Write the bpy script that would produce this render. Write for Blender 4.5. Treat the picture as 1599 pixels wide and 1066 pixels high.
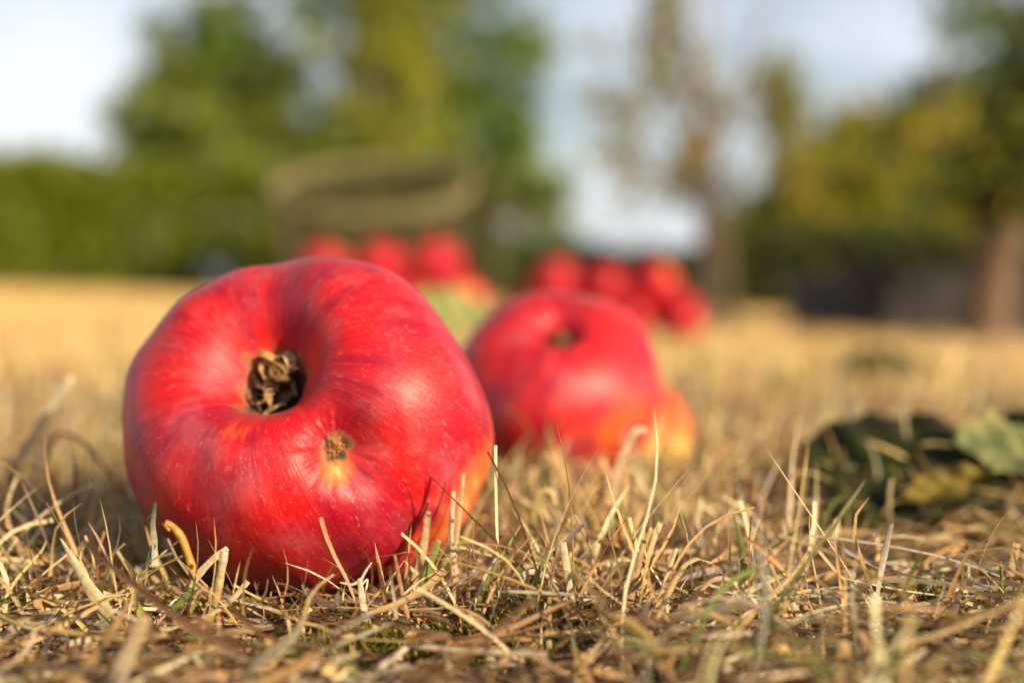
import bpy, math, random
import numpy as np
from mathutils import Vector, Matrix, noise

random.seed(7); rng = np.random.default_rng(11)
scene = bpy.context.scene
for o in list(bpy.data.objects): bpy.data.objects.remove(o)

# ------------------------------------------------------------------ camera
F = 2221.0            # focal length in photo pixels (50 mm on 36 mm, 1599 px wide)
CAMH = 0.070
EYE = 450.0           # photo row of eye level
cd = bpy.data.cameras.new("camera"); cam = bpy.data.objects.new("camera", cd)
scene.collection.objects.link(cam); scene.camera = cam
cd.lens = 50; cd.sensor_width = 36; cd.clip_start = 0.01; cd.clip_end = 500
cam.location = (0, 0, CAMH)
cam.rotation_euler = (math.radians(90) - math.atan((533 - EYE) / F), 0, 0)
cd.dof.use_dof = True; cd.dof.focus_distance = 0.285; cd.dof.aperture_fstop = 5.9; cd.dof.aperture_blades = 0

# ------------------------------------------------------------------ world and sun
SUN_AZ, SUN_EL = 133.0, 23.0       # clockwise from +Y
w = bpy.data.worlds.new("World"); scene.world = w; w.use_nodes = True
nt = w.node_tree; nt.nodes.clear()
N = nt.nodes.new; L = nt.links.new
out = N('ShaderNodeOutputWorld'); bg = N('ShaderNodeBackground'); sky = N('ShaderNodeTexSky')
sky.sky_type = 'NISHITA'; sky.sun_disc = False
sky.sun_elevation = math.radians(SUN_EL); sky.sun_rotation = math.radians(SUN_AZ)
sky.air_density = 1.0; sky.dust_density = 1.6; sky.ozone_density = 1.0
tc = N('ShaderNodeTexCoord'); mp = N('ShaderNodeMapping'); mp.inputs['Scale'].default_value = (1, 1, 2.2)
nz = N('ShaderNodeTexNoise'); nz.inputs['Scale'].default_value = 2.6; nz.inputs['Detail'].default_value = 5
cr = N('ShaderNodeValToRGB'); cr.color_ramp.elements[0].position = 0.30; cr.color_ramp.elements[1].position = 0.62
mx = N('ShaderNodeMixRGB'); mx.inputs['Color2'].default_value = (8.3, 8.6, 9.3, 1)
mf = N('ShaderNodeMath'); mf.operation = 'MULTIPLY'; mf.inputs[1].default_value = 0.92
L(tc.outputs['Generated'], mp.inputs['Vector']); L(mp.outputs['Vector'], nz.inputs['Vector'])
sx = N('ShaderNodeSeparateXYZ'); mr = N('ShaderNodeMapRange'); mr.inputs[1].default_value = .75; mr.inputs[2].default_value = .30
mr.inputs[3].default_value = .15; mr.inputs[4].default_value = 1.0; m2 = N('ShaderNodeMath'); m2.operation = 'MULTIPLY'
L(tc.outputs['Generated'], sx.inputs[0]); L(sx.outputs[2], mr.inputs[0])      # clouds thin out overhead
L(nz.outputs['Fac'], cr.inputs['Fac']); L(cr.outputs['Color'], m2.inputs[0]); L(mr.outputs[0], m2.inputs[1]); L(m2.outputs[0], mf.inputs[0]); L(mf.outputs[0], mx.inputs['Fac'])
L(sky.outputs['Color'], mx.inputs['Color1']); L(mx.outputs['Color'], bg.inputs['Color'])
bg.inputs['Strength'].default_value = 0.075
L(bg.outputs['Background'], out.inputs['Surface'])
sd = bpy.data.lights.new("sun", 'SUN'); sun = bpy.data.objects.new("sun", sd); scene.collection.objects.link(sun)
sd.energy = 5.0; sd.angle = math.radians(0.6); sd.color = (1.0, 0.83, 0.58)
az, el = math.radians(SUN_AZ), math.radians(SUN_EL)
SUNV = Vector((math.sin(az) * math.cos(el), math.cos(az) * math.cos(el), math.sin(el)))
sun.rotation_euler = SUNV.to_track_quat('Z', 'Y').to_euler(); sun.location = (2, -2, 2)
scene.view_settings.view_transform = 'Standard'; scene.view_settings.look = 'None'
scene.view_settings.gamma = 1; scene.view_settings.exposure = 0.72
scene.cycles.use_denoising = True
scene.cycles.max_bounces = 6; scene.cycles.transparent_max_bounces = 4
scene.cycles.sample_clamp_indirect = 6

# ------------------------------------------------------------------ helpers
def W(px, py, d):
    """photo pixel at depth d -> world point (used for measuring real positions)"""
    return np.array([(px - 799.5) / F * d, d, CAMH - (py - EYE) / F * d])

def ground(x, y):
    x = np.asarray(x, float); y = np.asarray(y, float)
    s = np.clip((y - 0.35) / 1.2, 0, 1); s = s * s * (3 - 2 * s)
    z = (-0.033 * x - 0.0065 * y) * s
    z = z + 0.0022 * np.sin(x * 61 + 1.3) * np.sin(y * 47 + .4) + 0.0012 * np.sin(x * 140 + y * 90)
    z = z + 0.005 * np.sin(x * 3.1 + 1) * np.sin(y * 2.3 + .5) * np.clip((y - 1) / 2, 0, 1)
    z = z - 0.016 * np.exp(-(((x - .045) / .04) ** 2 + ((y - .54) / .04) ** 2))
    z = z - 0.006 * np.exp(-(((x + .047) / .05) ** 2 + ((y - .335) / .045) ** 2))
    return z

def tag(o, label=None, cat=None, group=None, kind=None):
    if label: o['label'] = label
    if cat: o['category'] = cat
    if group: o['group'] = group
    if kind: o['kind'] = kind
    return o

def link(o, parent=None):
    scene.collection.objects.link(o)
    if parent is not None: o.parent = parent
    return o

def empty(name, loc=(0, 0, 0), rot=(0, 0, 0)):
    e = bpy.data.objects.new(name, None); e.empty_display_size = .02
    e.location = loc; e.rotation_euler = rot; return link(e)

def mesh_np(name, V, Fq, mat=None, parent=None, col=None, smooth=True, attrs=None, tris=None):
    """numpy quads (n,4) (+ optional tris) to a mesh object"""
    V = np.asarray(V, np.float32); me = bpy.data.meshes.new(name)
    Fq = np.asarray(Fq, np.int32).reshape(-1, 4)
    T = np.asarray(tris, np.int32).reshape(-1, 3) if tris is not None else np.zeros((0, 3), np.int32)
    me.vertices.add(len(V)); me.vertices.foreach_set('co', V.ravel())
    me.loops.add(Fq.size + T.size)
    me.loops.foreach_set('vertex_index', np.concatenate([Fq.ravel(), T.ravel()]))
    n = len(Fq) + len(T); me.polygons.add(n)
    st = np.concatenate([np.arange(len(Fq)) * 4, len(Fq) * 4 + np.arange(len(T)) * 3]).astype(np.int32)
    me.polygons.foreach_set('loop_start', st)
    me.polygons.foreach_set('use_smooth', np.full(n, smooth))
    me.update(calc_edges=True); me.validate()
    if col is not None:
        a = me.color_attributes.new('col', 'FLOAT_COLOR', 'POINT')
        c = np.ones((len(V), 4), np.float32); c[:, :3] = col; a.data.foreach_set('color', c.ravel())
    for k, v in (attrs or {}).items():
        v = np.asarray(v, np.float32)
        if v.ndim == 2:
            a = me.attributes.new(k, 'FLOAT_VECTOR', 'POINT'); a.data.foreach_set('vector', v.ravel())
        else:
            a = me.attributes.new(k, 'FLOAT', 'POINT'); a.data.foreach_set('value', v)
    if mat: me.materials.append(mat)
    return link(bpy.data.objects.new(name, me), parent)

class NT:
    def __init__(s, name):
        s.m = bpy.data.materials.new(name); s.m.use_nodes = True; s.t = s.m.node_tree; s.t.nodes.clear()
        s.out = s.n('ShaderNodeOutputMaterial')
    def n(s, t, **k):
        x = s.t.nodes.new(t)
        for a, v in k.items():
            if hasattr(x, a) and a not in x.inputs: setattr(x, a, v)
            else: x.inputs[a].default_value = v
        return x
    def l(s, a, b): s.t.links.new(a, b)
    def math(s, op, a, b=0.0, clamp=False):
        x = s.t.nodes.new('ShaderNodeMath'); x.operation = op; x.use_clamp = clamp
        for i, v in enumerate((a, b)):
            if isinstance(v, (int, float)): x.inputs[i].default_value = v
            else: s.l(v, x.inputs[i])
        return x.outputs[0]
    def mix(s, f, a, b, mode='MIX'):
        x = s.t.nodes.new('ShaderNodeMixRGB'); x.blend_type = mode
        for i, v in enumerate((f, a, b)):
            if isinstance(v, (int, float)): x.inputs[i].default_value = v
            elif isinstance(v, tuple): x.inputs[i].default_value = (*v, 1)
            else: s.l(v, x.inputs[i])
        return x.outputs[0]
    def noise(s, vec, scale, detail=3, rough=.5, dist=0):
        x = s.n('ShaderNodeTexNoise'); x.inputs['Scale'].default_value = scale
        x.inputs['Detail'].default_value = detail; x.inputs['Roughness'].default_value = rough
        x.inputs['Distortion'].default_value = dist
        if vec is not None: s.l(vec, x.inputs['Vector'])
        return x.outputs['Fac']
    def ramp(s, f, a, b):
        x = s.n('ShaderNodeMapRange'); x.inputs[1].default_value = a; x.inputs[2].default_value = b
        x.interpolation_type = 'SMOOTHSTEP'; s.l(f, x.inputs[0]); return x.outputs[0]
    def vmul(s, v, m, add=None):
        x = s.t.nodes.new('ShaderNodeVectorMath'); x.operation = 'MULTIPLY'; s.l(v, x.inputs[0]); x.inputs[1].default_value = m
        if add is None: return x.outputs[0]
        y = s.t.nodes.new('ShaderNodeVectorMath'); y.operation = 'ADD'; s.l(x.outputs[0], y.inputs[0])
        if isinstance(add, tuple): y.inputs[1].default_value = add
        else: s.l(add, y.inputs[1])
        return y.outputs[0]
    def attr(s, name, kind='Vector'):
        x = s.n('ShaderNodeAttribute'); x.attribute_name = name; return x.outputs[kind]
    def coord(s): return s.n('ShaderNodeTexCoord').outputs['Object']

def leafy(name, trans=.35, rough=.55, spec=.3, nscale=900, var=.35, tstr=1.0):
    """blade / leaf material: per-blade colour attribute, fibre noise, part translucent"""
    s = NT(name); c = s.attr('col', 'Color'); o = s.coord()
    f = s.noise(o, nscale, 3, .6)
    k = s.ramp(f, .3, .7); c2 = s.mix(k, s.mix(1.0, c, (1 - var,) * 3, 'MULTIPLY'), c)
    b = s.n('ShaderNodeBsdfPrincipled', Roughness=rough); b.inputs['Specular IOR Level'].default_value = spec
    s.l(c2, b.inputs['Base Color'])
    t = s.n('ShaderNodeBsdfTranslucent'); s.l(s.mix(1.0, c2, (tstr,) * 3, 'MULTIPLY'), t.inputs['Color'])
    m = s.n('ShaderNodeMixShader'); m.inputs[0].default_value = trans
    s.l(b.outputs[0], m.inputs[1]); s.l(t.outputs[0], m.inputs[2]); s.l(m.outputs[0], s.out.inputs[0])
    return s.m

def plain(name, c1, c2, scale=40, rough=.8, bump=.3, stretch=(1, 1, 1), dist=.01):
    s = NT(name); o = s.vmul(s.coord(), stretch); f = s.noise(o, scale, 6, .6)
    b = s.n('ShaderNodeBsdfPrincipled', Roughness=rough); s.l(s.mix(s.ramp(f, .3, .7), c1, c2), b.inputs['Base Color'])
    bp = s.n('ShaderNodeBump'); bp.inputs['Strength'].default_value = bump; bp.inputs['Distance'].default_value = dist
    s.l(f, bp.inputs['Height']); s.l(bp.outputs[0], b.inputs['Normal']); s.l(b.outputs[0], s.out.inputs[0]); return s.m

def tube_np(P, R, n=8):
    """tube along points P (k,3) with radii R -> verts, quads"""
    P = np.asarray(P, float); k = len(P); R = np.broadcast_to(R, (k,))
    T = np.gradient(P, axis=0); T /= np.linalg.norm(T, axis=1)[:, None] + 1e-12
    up = np.array([0, 0, 1.]) if abs(T[0, 2]) < .9 else np.array([1., 0, 0])
    A = np.cross(T, up); A /= np.linalg.norm(A, axis=1)[:, None] + 1e-12; B = np.cross(T, A)
    a = np.linspace(0, 2 * np.pi, n, endpoint=False)
    V = P[:, None] + R[:, None, None] * (np.cos(a)[None, :, None] * A[:, None] + np.sin(a)[None, :, None] * B[:, None])
    i = np.arange(k - 1)[:, None] * n; j = np.arange(n)[None]; j2 = (j + 1) % n
    Q = np.stack([i + j, i + j2, i + n + j2, i + n + j], -1).reshape(-1, 4)
    return V.reshape(-1, 3), Q

class MB:
    def __init__(s): s.V = []; s.Q = []; s.C = []; s.n = 0
    def add(s, V, Q, c=None):
        V = np.asarray(V, float); s.V.append(V); s.Q.append(np.asarray(Q) + s.n); s.n += len(V)
        s.C.append(np.broadcast_to(np.array(c if c is not None else (1, 1, 1), float), (len(V), 3)))
    def build(s, name, mat, parent=None, off=None, smooth=True):
        V = np.concatenate(s.V)
        if off is not None: V = V - np.asarray(off)
        return mesh_np(name, V, np.concatenate(s.Q), mat, parent, np.concatenate(s.C), smooth)

def crom(P, m=6):
    P = np.asarray(P, float); P = np.vstack([2 * P[0] - P[1], P, 2 * P[-1] - P[-2]]); o = []
    for i in range(1, len(P) - 2):
        for t in np.linspace(0, 1, m, endpoint=False):
            a, b, c, d = P[i - 1:i + 3]
            o.append(.5 * (2 * b + (c - a) * t + (2 * a - 5 * b + 4 * c - d) * t * t + (3 * b - a - 3 * c + d) * t ** 3))
    o.append(P[-2]); return np.array(o)

# ------------------------------------------------------------------ apples
def skin_mat(name, seed, yellow=.0, hero=False, pale=.0):
    s = NT(name); sk = s.attr('sk'); yel = s.attr('yel', 'Fac'); rus = s.attr('rus', 'Fac'); o = s.coord()
    if not hero:
        oi = s.n('ShaderNodeObjectInfo'); cmb = s.n('ShaderNodeCombineXYZ')
        s.l(s.math('MULTIPLY', oi.outputs['Random'], 40.), cmb.inputs[0]); offs = cmb.outputs[0]
    else: offs = (seed * 3.1, seed * 1.7, 0.)
    wv = s.vmul(sk, (1.6, 1.6, 1.3), offs); fv = s.vmul(sk, (15., 15., 2.2), offs); gv = s.vmul(sk, (38., 38., 3.2), offs)
    dist = s.noise(s.vmul(sk, (3, 3, 6), offs), 1.0, 2)
    broad = s.noise(wv, 1.5, 3, .55); streak = s.noise(fv, 1, 3, .6, .6); fine = s.noise(gv, 1, 3, .65, .4)
    c = s.mix(s.ramp(broad, .36, .64), (.30, .002, .018), (.54, .005, .006))
    c = s.mix(s.math('MULTIPLY', s.ramp(streak, .46, .76), .50), c, (.54, .020, .020))
    c = s.mix(s.math('MULTIPLY', s.ramp(streak, .52, .25), .45), c, (.22, .002, .009))
    c = s.mix(s.math('MULTIPLY', s.ramp(fine, .52, .75), .30), c, (.58, .05, .04))
    # ground colour showing through: yellow-orange, broken up by the streaks
    ym = s.math('ADD', s.math('ADD', yel, s.math('MULTIPLY', s.math('SUBTRACT', streak, .5), .65)),
                s.math('MULTIPLY', s.math('SUBTRACT', broad, .5), .5 if hero else 1.1))
    ym = s.math('ADD', ym, yellow)
    c = s.mix(s.ramp(ym, .22, .75), c, (.72, .14, .02)); c = s.mix(s.ramp(ym, .60, 1.15), c, (.80, .50, .13))
    if pale: c = s.mix(pale, c, (.80, .52, .16))
    # lenticels
    def dots(scale, r0, r1, amt, c, colr):
        v = s.n('ShaderNodeTexVoronoi'); v.inputs['Scale'].default_value = scale; v.inputs['Randomness'].default_value = 1
        s.l(s.vmul(s.n('ShaderNodeTexNoise', Scale=500.).outputs['Color'], (.004, .004, .004), s.vmul(o, (1, 1, 1))), v.inputs['Vector'])
        sep = s.n('ShaderNodeSeparateColor'); s.l(v.outputs['Color'], sep.inputs[0])
        rr = s.math('MULTIPLY', s.math('POWER', sep.outputs[0], 3.0), r1)
        d = s.math('SUBTRACT', s.math('ADD', rr, r0), v.outputs['Distance'])
        return s.mix(s.math('MULTIPLY', s.ramp(d, 0.0, .05), amt), c, colr)
    if hero:
        c = dots(230, .008, .15, .55, c, (.78, .36, .28)); c = dots(460, .008, .17, .50, c, (.80, .42, .36))
        # faint dry scuffs
        sc = s.noise(s.vmul(sk, (70., 70., 14.), (3., 9., 1.)), 1, 2, .7, 1.5)
        c = s.mix(s.math('MULTIPLY', s.ramp(sc, .62, .74), .42), c, (.80, .45, .40))
        sp = s.noise(o, 330, 2, .6); c = s.mix(s.math('MULTIPLY', s.ramp(sp, .745, .80), .5), c, (.16, .05, .03))
        bl = s.noise(o, 60, 5, .65); c = s.mix(s.math('MULTIPLY', s.ramp(bl, .45, .75), .13), c, (.74, .42, .46))
    # russet round the calyx / stem
    rn = s.math('ADD', s.math('ADD', rus, s.math('MULTIPLY', s.math('SUBTRACT', fine, .5), .8)), s.math('MULTIPLY', s.math('SUBTRACT', s.noise(o, 420, 4, .6), .5), .7))
    c = s.mix(s.math('MULTIPLY', s.ramp(rn, .30, .62), .8), c, (.26, .12, .045)); c = s.mix(s.ramp(rn, .55, .95), c, (.045, .025, .012))
    b = s.n('ShaderNodeBsdfPrincipled'); s.l(c, b.inputs['Base Color'])
    rg = s.math('ADD', .34, s.math('MULTIPLY', s.noise(o, 120, 4, .6), .22)); rg = s.math('ADD', rg, s.math('MULTIPLY', rus, .4), True)
    s.l(rg, b.inputs['Roughness']); b.inputs['Specular IOR Level'].default_value = .30
    b.inputs['Coat Weight'].default_value = .06; b.inputs['Coat Roughness'].default_value = .34
    b.inputs['Sheen Weight'].default_value = .03; b.inputs['Sheen Roughness'].default_value = .4
    if hero:
        h = s.math('ADD', s.math('MULTIPLY', s.noise(gv, 1.4, 3, .6), .5), s.math('MULTIPLY', s.noise(o, 700, 4, .6), .5))
        bp = s.n('ShaderNodeBump'); bp.inputs['Strength'].default_value = .28; bp.inputs['Distance'].default_value = .0007
        s.l(h, bp.inputs['Height']); s.l(bp.outputs[0], b.inputs['Normal']); s.l(bp.outputs[0], b.inputs['Coat Normal'])
    s.l(b.outputs[0], s.out.inputs[0]); return s.m

def apple_body(nphi, nt, R, rfun, hz_top=.80, hz_bot=.86, dep=.42, wid=.22, depb=.38, widb=.24, lobes=(), taper=.10):
    """verts in a frame whose +Z is the eye (calyx) axis; returns (nt,nphi,3), phi, t"""
    u = np.linspace(0, 1, nt); t = np.pi * (u - .10 * np.sin(2 * np.pi * u) * 1.0)
    phi = np.linspace(0, 2 * np.pi, nphi, endpoint=False); T, PH = np.meshgrid(t, phi, indexing='ij')
    rr = np.sin(T) ** .92
    q = rr * (1 - taper * (1 - np.cos(T)) * .5 * rr)
    z = np.where(np.cos(T) > 0, hz_top, hz_bot) * np.sign(np.cos(T)) * np.abs(np.cos(T)) ** .95
    z = z - dep * np.exp(-(rr / wid) ** 1.7) * (np.cos(T) > 0) - (dep * .38) * np.exp(-(rr / (wid * 2.3)) ** 2) * (np.cos(T) > 0)
    z = z + depb * np.exp(-(rr / widb) ** 1.7) * (np.cos(T) < 0)
    fr = np.exp(-((T - .75) / .55) ** 2)
    for p0, wd, a, t0, tw in lobes:
        dp = (PH - math.radians(p0) + np.pi) % (2 * np.pi) - np.pi
        g = a * np.exp(-(dp / math.radians(wd)) ** 2) * np.exp(-((T - t0) / tw) ** 2)
        z = z + g * np.cos(np.minimum(T, 1.5)); q = q * (1 + g * .75 * np.sin(T))
    rf = rfun(PH); k = np.clip(np.sin(T), 0, 1)
    rf = 1 + (rf - 1) * k ** .8
    V = np.stack([R * q * rf * np.cos(PH), R * q * rf * np.sin(PH), R * z], -1)
    return V, PH, T

def grid_quads(nt, nphi):
    i = np.arange(nt - 1)[:, None] * nphi; j = np.arange(nphi)[None]; j2 = (j + 1) % nphi
    return np.stack([i + j, i + nphi + j, i + nphi + j2, i + j2], -1).reshape(-1, 4)

def frame(zv, roll=0):
    z = Vector(zv).normalized(); up = Vector((0, 0, 1)); x = up.cross(z).normalized(); y = z.cross(x)
    M = Matrix((x, y, z)).transposed()
    return M @ Matrix.Rotation(roll, 3, 'Z')

def pix(Pw):
    return 799.5 + Pw[..., 0] / Pw[..., 1] * F, EYE + (CAMH - Pw[..., 2]) / Pw[..., 1] * F

# --- the front apple
R1 = 0.0457
sil = [(-180, 294), (-160, 289), (-140, 279), (-120, 265), (-100, 254), (-80, 254), (-60, 262), (-45, 281), (-28, 296), (-10, 298),
       (3, 295), (22, 279), (40, 270), (63, 264), (85, 258), (108, 256), (125, 262), (145, 275), (165, 287), (180, 294)]
sa = np.array([p[0] for p in sil], float); sr = np.array([p[1] for p in sil], float)
def rf1(PH):
    d = np.degrees((PH + np.pi) % (2 * np.pi) - np.pi); r = 0
    for k in (-8, -4, 0, 4, 8): r = r + np.interp((d + k + 180) % 360 - 180, sa, sr)
    return r / 5 / 294
lobes1 = [(-36, 20, -.105, .75, .48),    # valley that holds the scar
          (52, 36, .060, .70, .45),      # big upper right lobe
          (100, 20, -.040, .50, .26),     # valley above the eye
          (150, 34, .035, .8, .5), (-95, 30, .03, .8, .6), (200, 24, -.03, .8, .5), (-5, 20, .03, .9, .5)]
V, PH, T = apple_body(640, 420, R1, rf1, hz_top=.84, hz_bot=.80, dep=.44, wid=.235, lobes=lobes1)
M1 = np.array(frame((-.285, -.80, .60)))
C1 = np.array([-.0474, .331, .0368])
c2w = lambda P: P @ M1.T + C1
# gentle irregular surface
from math import sin
nx = V.reshape(-1, 3)
und = .0006 * np.sin(nx[:, 0] * 150 + 2) * np.sin(nx[:, 1] * 130 + 1) + .0004 * np.sin(nx[:, 0] * 310 + nx[:, 1] * 220)
V = V * (1 + (und / R1).reshape(V.shape[:2])[..., None] * np.sin(T)[..., None])
# scar dent
px, py = pix(c2w(V)); front = c2w(V)[..., 1] < C1[1]
dd = (px - 531) ** 2 + (py - 706) ** 2 + np.where(front, 0, 1e6)
iS = np.unravel_index(np.argmin(dd), dd.shape); S = V[iS].copy()
Sn = S / np.linalg.norm(S); 
e1 = np.cross(Sn, [0, 0, 1]); e1 /= np.linalg.norm(e1); e2 = np.cross(Sn, e1)
dv = V - S; r = np.linalg.norm(dv, axis=-1); ang = np.arctan2(dv @ e2, dv @ e1)
pucker = 1 + .05 * np.sin(ang * 5 + 1) + .03 * np.sin(ang * 13)
dent = -.0042 * np.exp(-(r / (.0068 * pucker)) ** 2) - .0012 * np.exp(-(r / .014) ** 2)
dent += .00007 * np.sin(ang * 26) * np.exp(-((r - .006) / .003) ** 2)
V = V + dent[..., None] * Sn
Sc = V[iS].copy()
yel = np.zeros(V.shape[:2]); px, py = pix(c2w(V))
pd = np.degrees((PH + np.pi) % (2 * np.pi) - np.pi)
# yellow flush: right flank low, round the eye's lower left, below the scar
def gd(a, c, wd): return np.exp(-(((a - c + 180) % 360 - 180) / wd) ** 2)
yel += .72 * gd(pd, -18, 30) * np.exp(-((T - 1.72) / .26) ** 2)
yel += .12 * gd(pd, -75, 24) * np.exp(-((T - 1.0) / .4) ** 2)
yel += .50 * gd(pd, 190, 60) * np.exp(-((T - .34) / .09) ** 2) * .5 + .30 * gd(pd, 270, 40) * np.exp(-((T - .40) / .08) ** 2)
yel += .30 * np.exp(-(r / .0055) ** 2) + .64 * np.exp(-(((px - 524) / 32) ** 2 + ((py - 738) / 36) ** 2)) * front
yel += .20 * np.exp(-(((px - 620) / 60) ** 2 + ((py - 770) / 40) ** 2)) * front
yel += .9 * (T > 2.0) * np.exp(-((T - 2.9) / .5) ** 2)
rho = np.linalg.norm(V[..., :2], axis=-1)
rus = 1.25 * np.exp(-(rho / (.0086 * (1 + .10 * np.sin(PH * 3 + 1) + .06 * np.sin(PH * 8)))) ** 3.5) * (T < 1) + 1.1 * np.exp(-(rho / .010) ** 2) * (T > 2)
rus = rus + .80 * np.exp(-(r / (.0035 * (1 + .16 * np.sin(ang * 2 + 1) + .10 * np.sin(ang * 5)))) ** 4) + .22 * np.exp(-(r / .0050) ** 2)
sk = np.stack([np.cos(PH), np.sin(PH), T / np.pi * 3], -1)
mat1 = skin_mat('apple_skin', 1.3, hero=True)
apple1 = empty('apple', C1); apple1.rotation_euler = Matrix(M1.tolist()).to_euler()
tag(apple1, 'large crimson apple at the front with an open dried eye and brown corky scar', 'apple')
mesh_np('skin', V.reshape(-1, 3), grid_quads(*V.shape[:2]), mat1, apple1,
        attrs={'sk': sk.reshape(-1, 3), 'yel': yel.ravel(), 'rus': rus.ravel()})
# scar: rough corky plug
n = 60; a = np.linspace(0, 2 * np.pi, n, endpoint=False); rr_ = np.linspace(0, 1, 26)
A_, R_ = np.meshgrid(a, rr_)
pts = []
for i in range(26):
    for j in range(n):
        rad = .0036 * (1 + .12 * math.sin(3 * a[j] + 1) + .08 * math.sin(7 * a[j])) * rr_[i]
        rad *= 1 + .45 * noise.noise((math.cos(a[j]) * 1.7, math.sin(a[j]) * 1.7, 5)) * rr_[i]; h = .0004 * (1 - rr_[i] ** 2) - .0012 * rr_[i] ** 5
        x_, y_ = rad * math.cos(a[j]), rad * math.sin(a[j])
        h += .0007 * noise.noise((x_ * 2200, y_ * 2200, 3)) + .0006 * noise.noise((x_ * 1000, y_ * 1000, 8))
        pts.append(Sc + e1 * x_ + e2 * y_ * .86 + Sn * (h + .0004))
s = NT('corky_scar'); f = s.noise(s.coord(), 2300, 4, .7); c = s.mix(s.ramp(f, .38, .66), (.05, .016, .006), (.62, .25, .06))
b = s.n('ShaderNodeBsdfPrincipled', Roughness=.75); s.l(c, b.inputs['Base Color'])
bp = s.n('ShaderNodeBump'); bp.inputs['Strength'].default_value = .8; bp.inputs['Distance'].default_value = .0006
s.l(f, bp.inputs['Height']); s.l(bp.outputs[0], b.inputs['Normal']); s.l(b.outputs[0], s.out.inputs[0]); scar_m = s.m
tag(mesh_np('scar', np.array(pts), grid_quads(26, n), scar_m, apple1), 'round rough brown scar in a yellow dimple')
# dried sepals in the eye
def ribbon(P, wd, fold=.3, face=None, twist=0.0, thick=0):
    """V-folded ribbon along P; wd width per point; face = direction the blade faces"""
    P = np.asarray(P, float); k = len(P); wd = np.broadcast_to(wd, (k,))
    T_ = np.gradient(P, axis=0); T_ /= np.linalg.norm(T_, axis=1)[:, None] + 1e-12
    f = np.array(face if face is not None else (0, -1, 0), float)
    S_ = np.cross(T_, f); S_ /= np.linalg.norm(S_, axis=1)[:, None] + 1e-12
    Nn = np.cross(S_, T_); tw = np.linspace(0, twist, k)[:, None]
    S2 = S_ * np.cos(tw) + Nn * np.sin(tw); N2 = np.cross(S2, T_)
    Lf = P - S2 * wd[:, None] / 2 + N2 * wd[:, None] * fold; Rt = P + S2 * wd[:, None] / 2 + N2 * wd[:, None] * fold
    V_ = np.stack([Lf, P, Rt], 1).reshape(-1, 3); i = np.arange(k - 1)[:, None] * 3
    Q = np.concatenate([np.hstack([i, i + 1, i + 4, i + 3]), np.hstack([i + 1, i + 2, i + 5, i + 4])])
    return V_, Q
sep_m = leafy('dried_sepal', .1, .8, .2, 2500, .6)
def eye_z(x, y):   # depth of the cavity wall under (x, y)
    q = np.abs(V[:150, ::8, 0] - x) + np.abs(V[:150, ::8, 1] - y); i = np.unravel_index(np.argmin(q), q.shape)
    return V[:150, ::8][i][2]
sepals = [([(-.0050, .0052), (-.0025, .0048), (.0008, .0030), (.0022, .0020)], .0019, (.52, .36, .17), -.0010),
          ([(-.0048, .0018), (-.0030, .0000), (-.0012, -.0010), (-.0004, -.0030), (.0010, -.0045)], .0012, (.34, .25, .14), -.0028),
          ([(-.0005, -.0062), (.0008, -.0048), (.0024, -.0038), (.0034, -.0036)], .0011, (.40, .32, .2), -.0018),
          ([(-.0020, .0036), (-.0012, .0014), (-.0022, .0004)], .0024, (.30, .20, .12), -.0026),
          ([(.0006, .0054), (.0020, .0044), (.0024, .0026)], .0024, (.40, .33, .24), -.0014),
          ([(-.0052, -.0012), (-.0034, -.0030), (-.0020, -.0040)], .0016, (.20, .13, .07), -.0036),
          ([(.0030, -.0005), (.0012, -.0012), (-.0002, .0006)], .0018, (.14, .09, .05), -.0050)]
ztop = .0225
for _ in range(11):
    a0 = rng.uniform(0, 6.28); r0 = rng.uniform(.0028, .0056); a1 = a0 + rng.normal(0, .5)
    sepals.append(([(r0 * math.cos(a0), r0 * math.sin(a0)), (r0 * .6 * math.cos(a1) + rng.normal(0, .0006), r0 * .6 * math.sin(a1) + rng.normal(0, .0006)), (r0 * .25 * math.cos(a1 + .6), r0 * .25 * math.sin(a1 + .6))],
                   rng.uniform(.0005, .0014), tuple(np.array((.36, .26, .15)) * rng.uniform(.35, 1.3)), -rng.uniform(.0005, .0045)))
for pl, wd, colr, dz in sepals:
    P = np.array([(x * 1.3, y * 1.3, ztop + dz + .0009 * math.sin(i * 2.1 + x * 3000)) for i, (x, y) in enumerate(pl)]); P = crom(P, 6); wd *= 1.25
    ww = wd * (.35 + .65 * np.sin(np.linspace(.25, np.pi * .93, len(P))))
    Vv, Q = ribbon(P, ww, .35, (.2, .1, 1), twist=1.1)
    o = mesh_np('sepal', Vv, Q, sep_m, apple1, col=np.tile(colr, (len(Vv), 1)) * (1.6, 1.25, .9) * rng.uniform(.7, 1.15, (len(Vv), 1)))
    o.modifiers.new('t', 'SOLIDIFY').thickness = .00022
# stamens debris: dark button at the bottom of the eye
Vv, Q = [], []
mb = MB()
for k in range(26):
    a0 = rng.uniform(0, 6.28); r0 = rng.uniform(0, .0032)
    p0 = np.array([r0 * math.cos(a0), r0 * math.sin(a0), .0165]); p1 = p0 + [rng.normal(0, .0012), rng.normal(0, .0012), rng.uniform(.002, .0055)]
    Vv, Q = tube_np(crom([p0, (p0 + p1) / 2 + rng.normal(0, .0005, 3), p1], 4), np.linspace(.00028, .00012, 9), 5); mb.add(Vv, Q, np.array((.11, .065, .03)) * rng.uniform(.5, 1.6))
mb.build('stamens', sep_m, apple1)

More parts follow.
